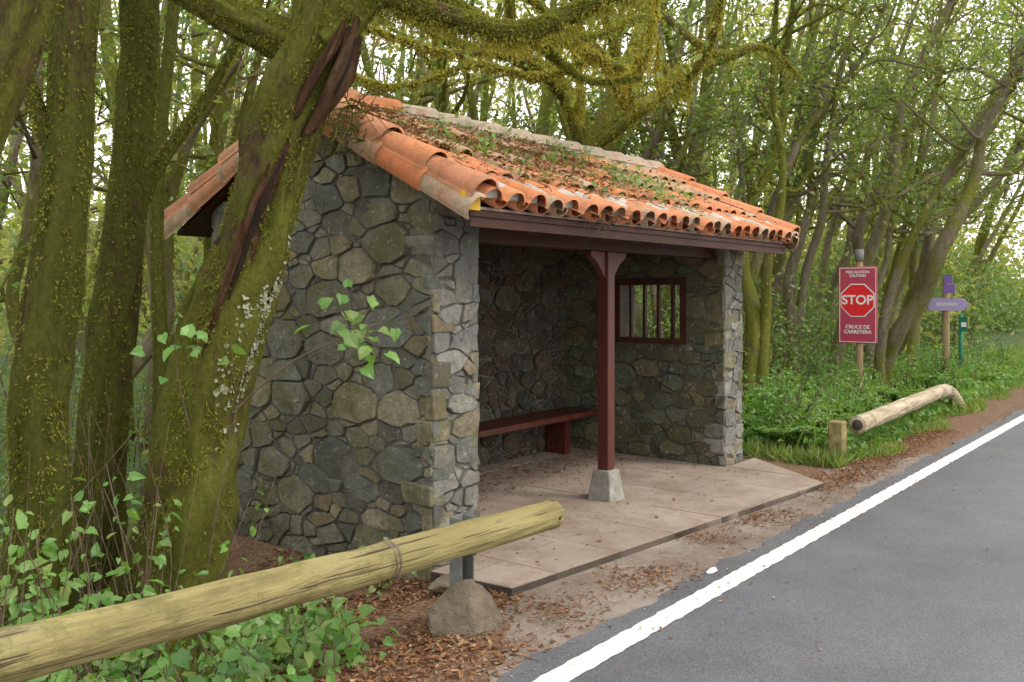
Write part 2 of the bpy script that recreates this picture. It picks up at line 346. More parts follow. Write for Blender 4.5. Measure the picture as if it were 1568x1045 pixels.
prism(mb,[(YF,wz0),(wy0,wz0),(wy0,wz1),(YF,wz1)],e_,Yv,Zv,Xv,XRi,XR)
prism(mb,[(wy1,wz0),(YB,wz0),(YB,wz1),(wy1,wz1)],e_,Yv,Zv,Xv,XRi,XR)
prism(mb,[(YF,wz1),(YB,wz1),(YB,ur(YB)),(YR,ur(YR)),(YF,ur(YF))],e_,Yv,Zv,Xv,XRi,XR)
box(mb,(XLi,YBi,-.6),(XRi,YB,ur(YB)))
mb.build('wall_mortar',[M_mortar],shelter)
mb=MB(); ex=.004
stones(mb,[(YF-ex,-.45),(YB+ex,-.8),(YB+ex,ur(YB)),(YR,ur(YR)),(YF-ex,ur(YF))],(XL,0,0),Yv,Zv,(-1,0,0),0,.095,.034,seed=3)
mb.build('gable_stonework',[M_ext],shelter)
mb=MB()
stones(mb,[(XL-ex,-.3),(XLi+ex,-.1),(XLi+ex,ur(YF)),(XL-ex,ur(YF))],(0,YF,0),Xv,Zv,(0,-1,0),0,.08,.035,seed=5,an=1.7)
stones(mb,[(XRi-ex,-.1),(XR+ex,-.1),(XR+ex,ur(YF)),(XRi-ex,ur(YF))],(0,YF,0),Xv,Zv,(0,-1,0),0,.08,.035,seed=6,an=1.7)
mb.build('pier_stonework',[M_pier],shelter)
rq=np.random.default_rng(44); mb=MB()
for (cx,sxg,z0) in((XL,-1,-.35),(XLi,1,.05),(XRi,-1,.05),(XR,1,-.1)):
    z=z0; k=rq.integers(0,2)
    while z<ur(YF)-.05:
        h=rq.uniform(.05,.2)**1.0; h=min(h,ur(YF)-z); k+=1
        lx=rq.uniform(.04,.10) if k%2 else rq.uniform(.12,.2); ly=rq.uniform(.10,.26) if rq.random()<.45 else rq.uniform(.03,.09); p=rq.uniform(.006,.022); p2=rq.uniform(.006,.022)
        x0,x1=sorted((cx+sxg*p,cx-sxg*lx)); g=.005
        box(mb,(x0,YF-p2,z+g),(x1,YF+ly,z+h-g),0 if rq.random()<(.9 if cx==XL else .5) else 1,.014,rq); z+=h
ob=mb.build('corner_stones',[M_ext,M_pier],shelter)
b_=ob.modifiers.new('b','BEVEL'); b_.width=.012; b_.segments=2
mb=MB()
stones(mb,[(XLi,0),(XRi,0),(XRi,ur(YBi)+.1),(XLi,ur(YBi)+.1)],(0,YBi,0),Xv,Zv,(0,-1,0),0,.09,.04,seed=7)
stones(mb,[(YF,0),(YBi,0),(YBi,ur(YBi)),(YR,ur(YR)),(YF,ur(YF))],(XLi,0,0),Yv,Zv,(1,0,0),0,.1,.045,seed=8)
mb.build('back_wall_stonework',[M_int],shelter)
mb=MB()
for k,(pl) in enumerate([[(YF-ex,0),(YBi,0),(YBi,wz0),(YF-ex,wz0)],[(YF-ex,wz0),(wy0,wz0),(wy0,wz1),(YF-ex,wz1)],[(wy1,wz0),(YBi,wz0),(YBi,wz1),(wy1,wz1)],[(YF-ex,wz1),(YBi,wz1),(YBi,ur(YBi)),(YR,ur(YR)),(YF-ex,ur(YF))]]):
    stones(mb,pl,(XRi,0,0),Yv,Zv,(-1,0,0),0,.085,.035,seed=20+k)
for k,(pl) in enumerate([[(YF-ex,-.2),(YB,-.2),(YB,wz0),(YF-ex,wz0)],[(YF-ex,wz0),(wy0,wz0),(wy0,wz1),(YF-ex,wz1)],[(wy1,wz0),(YB,wz0),(YB,wz1),(wy1,wz1)],[(YF-ex,wz1),(YB,wz1),(YB,ur(YB)),(YR,ur(YR)),(YF-ex,ur(YF))]]):
    stones(mb,pl,(XR,0,0),Yv,Zv,(1,0,0),0,.11,.05,seed=30+k)
stones(mb,[(XL-ex,-.8),(XR+ex,-.3),(XR+ex,ur(YB)),(XL-ex,ur(YB))],(0,YB,0),Xv,Zv,(0,1,0),0,.13,.06,seed=40)
mb.build('end_wall_stonework',[M_intr],shelter)
mb=MB(); xw0=XRi+.03; f=.055
box(mb,(xw0-.06,wy0-.01,wz1-f),(xw0+.05,wy1+.01,wz1+.012)); box(mb,(xw0-.06,wy0-.01,wz0-.012),(xw0+.05,wy1+.01,wz0+f*.7))
box(mb,(xw0-.055,wy0-.008,wz0+f*.7),(xw0+.048,wy0+f,wz1-f)); box(mb,(xw0-.055,wy1-f,wz0+f*.7),(xw0+.048,wy1+.008,wz1-f))
for k in range(1,5):
    y=wy0+(wy1-wy0)*k/5; box(mb,(xw0-.02,y-.014,wz0+f*.7),(xw0+.02,y+.014,wz1-f))
mb.build('window_grille',[M_wood],shelter)
mb=MB(); box(mb,(XLi+.02,4.97,.43),(XRi-.05,5.34,.48))
for x in(4.8,7.55): box(mb,(x-.05,5.15,.05),(x+.05,5.38,.43))
mb.build('bench_seat',[M_post],shelter)
mb=MB(); mbj=MB()
def inset_cells():
    for a in np.arange(3.7,8.6,.6):
        for b in np.arange(2.2,5.6,.6):
            yield [(a+.004,b+.004),(a+.596,b+.004),(a+.596,b+.596),(a+.004,b+.596)]
front=[(3.93,3.05),(7.73,2.66),(8.5,3.6),(3.88,3.6)]; inner=[(4.3,3.6),(7.95,3.6),(7.95,5.45),(4.3,5.45)]
for quad in(front,inner):
    n=len(quad)
    for C in inset_cells():
        for k in range(n):
            a=quad[k]; b=quad[(k+1)%n]; nx_,ny_=(b[1]-a[1]),-(b[0]-a[0]); L=math.hypot(nx_,ny_)
            C=clip(C,nx_/L,ny_/L,(nx_*a[0]+ny_*a[1])/L)
            if len(C)<3: break
        if len(C)>=3: prism(mb,C,e_,Xv,Yv,Zv,-.12,.05+R0.uniform(-.002,.002))
    prism(mbj,quad,e_,Xv,Yv,Zv,-.13,.045 if quad is front else .044,0)
mb.build('floor_slab',[M_conc],shelter); mbj.build('floor_slab_joints',[M_joint],shelter)
mb=MB(); px,py=6.1,3.80
box(mb,(px-.05,py-.05,.28),(px+.05,py+.05,1.98))
for sx in(-1,1):
    prism(mb,[(sx*.05,1.76),(sx*.05,1.98),(sx*.26,1.98),(sx*.26,1.94),(sx*.16,1.88),(sx*.09,1.80)],(px,0,0),Xv,Zv,Yv,py-.03,py+.03)
ob=mb.build('post',[M_post],shelter)
b_=ob.modifiers.new('b','BEVEL'); b_.width=.008; b_.segments=2
mb=MB(); V=[]
for z,w in((.04,.11),(.28,.075)): V+=[(px-w,py-w,z),(px+w,py-w,z),(px+w,py+w,z),(px-w,py+w,z)]
mb.add(V,np.array([[0,1,5,4],[1,2,6,5],[2,3,7,6],[3,0,4,7],[4,5,6,7]])); ob=mb.build('post_pedestal',[M_ped],shelter)
b_=ob.modifiers.new('b','BEVEL'); b_.width=.012; b_.segments=2
mb=MB()
box(mb,(XLi-.1,py-.07,1.98),(XRi+.1,py+.07,2.13))
box(mb,(3.86,3.285,ZE-.055),(8.46,3.325,ZE+.02))
for x in np.arange(4.5,7.9,.42):
    for s in(-1,1):
        pl=[(YR,ur(YR)-.01),(YR+s*1.36,ur(YR)-.01-1.36*SL),(YR+s*1.36,ur(YR)-.09-1.36*SL),(YR,ur(YR)-.09)]
        prism(mb,pl,e_,Yv,Zv,Xv,x-.03,x+.03)
for s in(-1,1):
    y1=YR+s*1.43; z1=ur(YR)+.012-1.43*SL
    pl=[(YR,ur(YR)+.012),(y1,z1),(y1,z1+.03),(YR,ur(YR)+.042)]
    prism(mb,pl,e_,Yv,Zv,Xv,3.84,8.46)
mb.build('roof_timber',[M_wood],shelter)
def tile(mb,c,ax,up,side,L,r0,r1,mat,lift=.03,roll=0.,conc=False,th=.012,ns=9,arc=math.pi):
    c,ax,up,side=[np.array(q,float) for q in(c,ax,up,side)]
    if roll:
        u2=up*math.cos(roll)+side*math.sin(roll); s2=side*math.cos(roll)-up*math.sin(roll); up,side=u2,s2
    sg=-1 if conc else 1; V=[]
    th_=np.linspace(-arc/2,arc/2,ns)
    for (l,r,lf) in((0,r0,0),(L,r1,lift)):
        for rr in(r,r-th):
            V.append(c+ax*l+up*lf+np.sin(th_)[:,None]*rr*side+sg*np.cos(th_)[:,None]*rr*up*.9)
    V=np.concatenate(V); k=np.arange(ns-1); n=ns
    F=[np.stack([k,k+1,k+1+2*n,k+2*n],1),np.stack([k+n,k+1+n,k+1+3*n,k+3*n],1),np.stack([k+2*n,k+1+2*n,k+1+3*n,k+3*n],1),np.stack([k,k+1,k+1+n,k+n],1),
       np.array([[0,n,3*n,2*n],[n-1,2*n-1,4*n-1,3*n-1]])]
    mb.add(V,F,mat,True)
rt=np.random.default_rng(5)
mbt=MB(); cs,sn=math.cos(math.atan(SL)),math.sin(math.atan(SL)); zt=ur(YR)+.06
for s in(-1,1):
    ax=(0,s*cs,-sn); up=(0,s*sn,cs); 
    cols=np.arange(3.96,8.46,.187)
    for ci,x in enumerate(cols):
        for k in range(4):
            base=np.array([x,YR,zt])+np.array(ax)*(k*.405+rt.normal(0,.011))
            m_=1 if rt.random()<(.65 if k<2 else .25) else 0
            tile(mbt,base+np.array([rt.normal(0,.009),0,.055+rt.normal(0,.007)]),ax,up,Xv,.47,.066,.088,m_,.022,rt.normal(0,.07))
            tile(mbt,base+np.array([.0935,0,.075]),ax,up,Xv,.46,.086,.07,m_,.006,0,True,ns=6)
        c=np.array([x,YR,zt+.055])+np.array(ax)*(3*.405+.42)+np.array(up)*.02
        a=np.linspace(-math.pi/2,math.pi/2,9); r=.074*rt.uniform(.9,1)
        ring=c+np.sin(a)[:,None]*r*np.array(Xv)+(np.cos(a)[:,None]*r*.9)*np.array(up)
        V=np.concatenate([ring,ring-np.array(ax)*.2,[c+np.array(ax)*.004]])
        q=np.arange(8); mbt.add(V,[np.stack([q,q+1,q+10,q+9],1),np.stack([q,q+1,np.full(8,18)],1)],2,False)
    for xe,sg in((3.87,-1),(8.44,1)):
        for k in range(4):
            base=np.array([xe,YR,zt+.085])+np.array(ax)*(k*.405)
            tile(mbt,base,ax,up,Xv,.47,.085,.105,0,.03,sg*.30+rt.normal(0,.04),th=.014,ns=11)
            tile(mbt,base+np.array([sg*.035,0,-.075]),ax,up,Xv,.46,.07,.085,1 if k%2 else 0,.02,sg*1.05,th=.014,ns=9)
for k in range(12):
    x=3.84+k*.385; tile(mbt,(x,YR,zt+.085),(1,0,0),(0,0,1),(0,1,0),.44,.10,.115,3 if k>1 else 0,.012,rt.normal(0,.04),ns=11)
box(mbt,(3.86,YR-.1,zt-.02),(8.44,YR+.1,zt+.10),2)
box(mbt,(3.87,3.295,ZE+.022),(8.45,3.40,ZE+.06),2)
mbt.build('roof_tiles',[M_tile,M_tile_old,M_tmort,M_ridgem],shelter)
mb=MB(); c0=np.array([3.755,3.235,ZE+.03]); box(mb,c0,c0+[.13,.035,.10]); mb.build('yellow_corner_mark',[M_yellow],shelter)

# roof debris and plants
rng=np.random.default_rng(21)
def roofpt(n,x0,x1,t0,t1):
    x=rng.uniform(x0,x1,n); t=rng.uniform(t0,t1,n)
    return np.stack([x,YR-t*1.43,zt+.15-t*1.43*SL+rng.uniform(-.02,.02,n)],1)
mb=MB()
P=np.concatenate([roofpt(450,3.9,8.3,.05,1),roofpt(1500,3.95,6.6,.12,.5),roofpt(900,4.6,6.4,.3,.85),roofpt(500,3.9,4.4,.05,.6)]); 
scatter(mb,LITTER,P,rng.uniform(.015,.045,len(P)),0,rng,2.5)
for k in range(300):
    p=roofpt(1,3.95,7.0,.1,1)[0]; d=rng.normal(0,.14,3); d[2]=rng.uniform(-.02,.08); tube(mb,[p,p+d*.5+rng.normal(0,.015,3),p+d],[.0024,.0012],4,2,1)
for k in range(110):
    p=np.array([5.15+rng.normal(0,.12),3.24+rng.normal(0,.04),2.2]); d=rng.normal(0,.09,3); d[2]=-abs(rng.normal(0,.10)); tube(mb,[p,p+d*.5+rng.normal(0,.02,3),p+d],[.002,.001],4,2,1)
mb.build('roof_leaf_debris',[M_dry,M_twig])
mb=MB()
for k in range(38):
    p=roofpt(1,4.4,7.0,.25,.95)[0]; n=rng.integers(6,16); h=rng.uniform(.05,.14)
    q=p+rng.normal(0,.045,(n,3))*[1.6,1,.6]+[0,0,h*.5]; scatter(mb,BROAD if k%2 else LEAF,q,rng.uniform(.02,.045,n),0,rng,1.2)
    for _ in range(5):
        d=rng.normal(0,.05,3); d[2]=h; tube(mb,[p,p+d],[.002,.001],4,1,0)
P=np.repeat(roofpt(90,4.0,7.6,.1,.9),20,0)+rng.normal(0,.03,(1800,3))*[1,1,.1]
scatter(mb,BLADE,P-[0,0,.02],rng.uniform(.02,.08,len(P)),1,rng,0,ydir=rng.normal(0,.5,(len(P),3))+[0,0,1],nrm=rng.normal(size=(len(P),3))*[1,1,.1])
P=np.repeat(roofpt(60,3.9,7.2,.02,.6),45,0)+rng.normal(0,.035,(2700,3))*[1,1,.2]
scatter(mb,LEAF,P-[0,0,.02],rng.uniform(.012,.024,len(P)),2,rng,1)
mb.build('roof_weeds',[M_herb,M_grass,M_mossd])

# ------------------------------------------------------------------ log guard rails
def rail(pts,r,nm,strap=None,hollow=False,taper=None,mat=None,crk=60):
    e=empty(nm); mb=MB(); C,rr,T=tube(mb,pts,taper or [r]*3,40,24,0,.028,np.random.default_rng(3)); mb.build('log',[mat or M_rail],e)
    mb=MB()
    for t in(.33,.9):
        i=int(t*(len(C)-1)); c=C[i]+np.array([0,-1,.0])*r*1.0; tube(mb,[c+np.array([0,.02,0]),c+np.array([0,-.002,0])],[.011,.011],10,1,0)
    rg=np.random.default_rng(9)
    for _ in range(crk):
        i=rg.integers(4,len(C)-8); a=rg.uniform(-.5,1.5); dirv=np.array([0,-math.cos(a),math.sin(a)]); L=rg.integers(3,16)
        P=[C[j]+dirv*(rr[j]-.003)+rg.normal(0,.0012,3) for j in range(i,min(i+L,len(C)-6),2)]
        if len(P)>=3: tube(mb,P,[.0006,.0026,.0022,.0006],5,3,0)
    if hollow: tube(mb,[C[0]-T[0]*.003,C[0]-T[0]*.001],[r*.62,r*.62],20,1,0)
    mb.build('bolt_holes_and_cracks',[M_raild],e)
    if strap is not None:
        mb=MB(); i=int(strap*(len(C)-1)); 
        for o in(-.008,.016): tube(mb,[C[i]+T[i]*o,C[i]+T[i]*(o+.006)],[rr[i]*1.03+.003]*2,28,1,0)
        mb.build('strap',[M_strap],e)
    return e
e=rail([(-1.2,2.93,.60),(.6,2.9,.585),(1.63,2.88,.54),(2.7,2.87,.495),(3.95,2.87,.455),(4.01,2.87,.452),(4.03,2.87,.451)],.077,'log_guardrail',.52,taper=[.085,.083,.081,.078,.076,.074,.045])
mb=MB(); 
for x in(3.45,-.6):
    g=float(gh(x,3.0)); box(mb,(x-.05,2.955,g-.2),(x-.042,3.03,.54)); box(mb,(x+.042,2.955,g-.2),(x+.05,3.03,.54)); box(mb,(x-.042,3.02,g-.2),(x+.042,3.03,.54))
    tube(mb,[(x,3.04,.49),(x,2.83,.49)],[.012,.012],8,1,0)
mb.build('steel_post',[M_metal],e)
e=rail([(9.1,2.80,.37),(10.2,2.83,.37),(11.6,2.87,.37),(13.0,2.9,.37),(13.5,2.9,.28),(14.0,2.88,.02)],.085,'log_guardrail',None,True,mat=M_railp,crk=14)
mb=MB(); box(mb,(8.84,2.86,-.1),(8.98,3.0,.42)); box(mb,(12.3,3.02,-.1),(12.42,3.14,.30)); ob=mb.build('wood_post',[M_rail],e)
b_=ob.modifiers.new('b','BEVEL'); b_.width=.01
def rock(name,c,s,seed):
    rg=np.random.default_rng(seed); bpy.ops.mesh.primitive_ico_sphere_add(subdivisions=4,radius=1); ob=bpy.context.object; ob.name=name; me=ob.data
    V=np.empty(len(me.vertices)*3); me.vertices.foreach_get('co',V); V=V.reshape(-1,3)
    for _ in range(13):
        n=nz(rg.normal(size=3)); d=rg.uniform(.5,.8); t=V@n-d; V=V-np.clip(t,0,None)[:,None]*n*.98
    V=V*(1+.02*np.sin(V@rg.normal(size=3)*9))[:,None]*np.array(s)+np.array(c)
    me.vertices.foreach_set('co',V.ravel()); me.materials.append(M_rock); me.update(); return ob
rock('field_stone',(3.42,2.93,.08),(.225,.19,.19),15)
rock('field_stone',(3.85,3.42,.0),(.15,.12,.07),9)
rock('crumpled_wrapper',(4.98,2.37,.02),(.06,.03,.018),6).data.materials[0]=M_paint

# ------------------------------------------------------------------ signs
def pm(name,c,r=.5): return mk(name,[c,tuple(q*1.12 for q in c)],3,r,.02,spec=.4)
M_sred=pm('sign_red',(.66,.02,.025),.4); M_smag=pm('sign_magenta',(.40,.05,.09),.45); M_white=pm('sign_white',(.72,.72,.72),.4)
M_purp=pm('sign_purple',(.40,.33,.58)); M_dpurp=pm('sign_dark_purple',(.22,.13,.4)); M_green=pm('green_paint',(.01,.16,.09)); M_wpost=mk('post_timber',[(.2,.14,.07),(.36,.27,.15)],6,.8,.4,30,(3,3,.4))
def text(s,loc,size,mat,parent,nm):
    cu=bpy.data.curves.new(nm,'FONT'); cu.body=s; cu.size=size; cu.align_x='CENTER'; cu.align_y='CENTER'; cu.extrude=.001; cu.offset=size*.02
    ob=bpy.data.objects.new(nm,cu); COL.objects.link(ob); cu.materials.append(mat); ob.parent=parent
    ob.matrix_world=Matrix(((0,0,-1,loc[0]),(-1,0,0,loc[1]),(0,1,0,loc[2]),(0,0,0,1))); return ob
sg=empty('stop_sign'); sx,sy=12.8,3.93
mb=MB(); tube(mb,[(sx+.06,sy,-.1),(sx+.06,sy,2.12)],[.05,.047],14,3,0); tube(mb,[(sx+.06,sy,2.10),(sx+.06,sy,2.26)],[.06,.06],14,1,1); mb.build('post',[M_wpost,M_metal],sg)
mb=MB(); box(mb,(sx-.02,sy-.26,.97),(sx,sy+.26,2.02)); ob=mb.build('plate',[M_smag],sg); b_=ob.modifiers.new('b','BEVEL'); b_.width=.008
mb=MB()
for a,b in(((sy-.245,.985),(sy+.245,.993)),((sy-.245,1.997),(sy+.245,2.005)),((sy-.245,.993),(sy-.237,1.997)),((sy+.237,.993),(sy+.245,1.997))): box(mb,(sx-.0225,a[0],a[1]),(sx-.0195,b[0],b[1]))
mb.build('plate_border_line',[M_white],sg)
def octo(r): return [(r*math.cos(math.pi/8+k*math.pi/4),r*math.sin(math.pi/8+k*math.pi/4)) for k in range(8)]
mb=MB(); prism(mb,octo(.245),(0,sy,1.56),Yv,Zv,Xv,sx-.024,sx-.02); mb.build('octagon_border',[M_white],sg)
mb=MB(); prism(mb,octo(.23),(0,sy,1.56),Yv,Zv,Xv,sx-.028,sx-.0241); mb.build('octagon',[M_sred],sg)
text('STOP',(sx-.030,sy,1.56),.175,M_white,sg,'stop_lettering')
text('CRUCE DE\nCARRETERA',(sx-.023,sy,1.16),.068,M_white,sg,'lower_lettering')
text('PRECAUCION\nCAUTION',(sx-.023,sy,1.92),.05,M_white,sg,'upper_lettering')
sg=empty('trail_arrow_signpost'); ax_,ay_=15.9,3.5
mb=MB(); tube(mb,[(ax_,ay_,0),(ax_,ay_,1.95)],[.06,.058],12,3,0); mb.build('post',[M_wpost],sg)
mb=MB(); prism(mb,[(.24,1.38),(.24,1.58),(-.26,1.58),(-.36,1.48),(-.26,1.38)],(0,ay_,0),Yv,Zv,Xv,ax_-.085,ax_-.065); mb.build('arrow_board',[M_purp],sg)
mb=MB(); box(mb,(ax_-.08,ay_-.15,1.66),(ax_-.062,ay_+.02,1.80)); box(mb,(ax_-.08,ay_-.11,1.82),(ax_-.062,ay_+.01,1.95)); mb.build('small_plates',[M_dpurp],sg)
text('SENDERO',(ax_-.087,ay_-.03,1.48),.07,M_white,sg,'lettering')
sg=empty('green_marker_post'); mb=MB(); tube(mb,[(17.2,3.55,0),(17.2,3.55,1.3)],[.035,.035],10,2,0); box(mb,(17.15,3.43,1.0),(17.165,3.55,1.25),0); box(mb,(17.145,3.45,1.08),(17.149,3.53,1.16),1); mb.build('post',[M_green,M_white],sg)

# ------------------------------------------------------------------ foreground trees
def tufts(mb,C,r,T,n,size,mat,rng,down=.5,flat=.6):
    L=np.linspace(0,len(C)-1,n)+rng.uniform(-.5,.5,n); L=np.clip(L,0,len(C)-1.001); i=L.astype(int); f=(L-i)[:,None]
    c=C[i]*(1-f)+C[i+1]*f; t=T[i]; q=rng.normal(size=(n,3)); q=nz(q-t*(q*t).sum(1,keepdims=True))
    w=np.sin(L*.35+q[:,0]*3)+np.sin(L*.9+q[:,1]*5)+rng.normal(0,.5,n); k=w>-.5; c,q,i=c[k],q[k],i[k]; n=len(c)
    pos=c+q*(r[i]*.98)[:,None]
    yd=q*flat+rng.normal(0,.45,(n,3))+np.array([0,0,-down])
    scatter(mb,LEAF,pos,rng.uniform(.35,1.2,n)*size,mat,rng,0,ydir=yd,nrm=rng.normal(size=(n,3))+q*1.2,wid=.8)
def beard(mb,pts,n,lmax,size,mat,rng):
    P=catmull(pts,24)
    for k in range(n):
        c=P[int(rng.random()*(len(P)-1))]; m_=14; l=rng.uniform(.2,1)**1.5*lmax
        q=c+np.stack([rng.normal(0,.012,m_),rng.normal(0,.012,m_),-np.linspace(0,l,m_)],1)+rng.normal(0,.025,3)*[1,1,.3]
        scatter(mb,LEAF,q,size,mat,rng,0,ydir=rng.normal(0,.4,(m_,3))+[0,0,-1],wid=.8)
rng=np.random.default_rng(31)
def ftree(stems,tuft=4000,ts=.02,rough=.06):
    mb=MB()
    for k,(p,r,q) in enumerate(stems):
        C,rr,T=tube(mb,p,r,48 if max(r)>.07 else 10,26 if max(r)>.07 else 8,0,rough if max(r)>.07 else .03,rng)
        tufts(mb,C,rr,T,int(tuft*q),ts,1,rng)
    return mb
TX=[(2.53,4.38,-.45),(2.61,4.30,0),(2.67,4.14,.6),(2.70,4.11,1.02),(2.78,3.97,1.5),(2.86,3.87,1.9),(2.91,3.69,2.5),(3.02,3.49,3.03),(3.05,3.42,3.6),(3.0,3.5,5)]
mbA=ftree([(TX,[.31,.25,.205,.20,.185,.175,.16,.155,.13,.1],1.),
 ([(3.0,3.5,2.9),(3.15,3.28,3.13),(3.35,3.02,3.02),(3.59,2.72,2.95),(3.82,2.41,3.1),(4.1,2.1,3.3),(4.5,1.6,3.7)],[.13,.07,.05,.045,.04,.03,.02],.4),
 ([(3.25,3.15,3.1),(3.5,3.05,3.1),(3.9,3.0,3.03),(4.4,2.85,3.12),(4.9,2.8,3.35)],[.05,.035,.028,.02,.01],.2),
 ([(3.59,2.72,2.95),(3.8,2.7,2.88),(4.0,2.6,2.76),(4.2,2.4,2.78)],[.03,.022,.015,.006],.12),
 ([(2.98,3.6,2.85),(2.7,3.9,3.05),(2.4,4.3,3.3),(2.1,4.8,3.4)],[.11,.09,.06,.05],.25),
 ([(2.62,4.3,0),(2.5,4.05,-.15),(2.4,3.9,-.35)],[.17,.1,.04],.1)],36000,.024,.075)
beard(mbA,[(3.15,3.28,3.08),(3.35,3.02,2.98),(3.59,2.72,2.91),(3.82,2.41,3.06),(4.1,2.1,3.26)],420,.12,.020,4,rng)
beard(mbA,[(3.25,3.15,3.08),(3.5,3.05,3.08),(3.9,3.0,3.01),(4.4,2.85,3.1)],200,.10,.020,4,rng)
# torn, peeled strip of bare wood with dark crack
tube(mbA,[(2.60,3.99,1.2),(2.69,3.83,1.7),(2.77,3.71,2.1),(2.85,3.60,2.4),(2.93,3.47,2.75)],[.015,.035,.045,.03,.03],20,16,2,.25,rng)
tube(mbA,[(2.665,3.81,1.62),(2.745,3.675,2.05),(2.82,3.565,2.35)],[.004,.016,.004],8,10,3,.2,rng)
for a,b,c,r_ in(((2.90,3.52,2.42),(2.985,3.385,2.72),(3.05,3.33,3.0),.038),((2.94,3.52,2.45),(3.04,3.40,2.70),(3.10,3.36,2.92),.034),((2.86,3.55,2.5),(2.93,3.40,2.78),(3.0,3.34,3.02),.028),((2.97,3.5,2.5),(3.075,3.425,2.72),(3.14,3.40,2.86),.026)):
    tube(mbA,[a,b,c],[r_*.4,r_,r_*.5],16,14,2,.3,rng)
tube(mbA,[(2.97,3.38,2.62),(3.01,3.345,2.76),(3.04,3.315,2.88)],[.004,.018,.004],10,8,3,.2,rng)
for k in range(160):
    p=np.array([3.72,4.15,2.66])+rng.normal(0,.09,3); d=rng.normal(0,.10,3); tube(mbA,[p,p+d*.5+rng.normal(0,.02,3),p+d],[.004,.002],4,2,0,cap=False)
for k in range(620):
    a=rng.normal(0,.13); z=1.42+rng.normal(0,.2); ang=-1.15+a*3.0
    cx=np.interp(z,[1.02,1.5,1.9],[2.70,2.78,2.86]); cy=np.interp(z,[1.02,1.5,1.9],[4.11,3.97,3.87]); nrm=np.array([math.cos(ang),math.sin(ang),.1])
    scatter(mbA,CHIP,[np.array([cx,cy,z])+nrm*.197],rng.uniform(.01,.034),5,rng,0,nrm=nrm[None]+rng.normal(0,.25,(1,3)))
mbA.build('leaning_mossy_tree',[M_barkA,M_mossd,M_scar,M_void,M_moss,M_lich])
mb=ftree([([(1.93,4.38,-.5),(1.96,4.33,.15),(2.0,4.30,.7),(1.98,4.28,1.2),(2.06,4.2,2.1),(2.09,4.15,3.0),(2.15,4.0,5.)],[.2,.145,.125,.12,.105,.09,.06],1),
  ([(2.05,4.2,2.2),(1.9,4.3,2.7),(1.7,4.4,3.4)],[.05,.035,.02],.2)],17000,.024); mb.build('mossy_tree',[M_barkD,M_mossd])
mb=ftree([([(2.45,4.85,-.6),(2.5,4.77,.2),(2.52,4.74,.8),(2.57,4.71,1.47),(2.61,4.62,2.2),(2.64,4.6,2.7),(2.65,4.58,3.2),(2.6,4.5,5.)],[.2,.14,.12,.12,.10,.10,.09,.07],1),
  ([(2.54,4.71,1.6),(2.75,4.6,2.3),(3.0,4.5,2.75),(3.2,4.3,3.3)],[.05,.035,.03,.02],.2)],17000,.024); mb.build('mossy_tree',[M_barkD,M_mossd])
mb=ftree([([(3.0,5.1,-.6),(3.05,5.04,1.06),(3.04,5.06,2.2),(3.1,4.98,3.4),(3.2,4.9,4.5)],[.06,.05,.04,.035,.03],1),
  ([(2.3,4.9,-.6),(2.22,4.75,.85),(2.32,4.75,1.9),(2.42,4.6,3.2)],[.025,.022,.018,.014],.2)],2500,.02); mb.build('slender_tree',[M_barkD,M_mossd])
mb=ftree([([(.9,3.95,-.2),(1.1,3.75,1.2),(1.36,3.49,2.1),(1.52,3.28,2.75),(1.7,3.0,3.6)],[.12,.10,.085,.08,.06],1)],3000,.02); mb.build('slender_tree',[M_barkA,M_mossd])

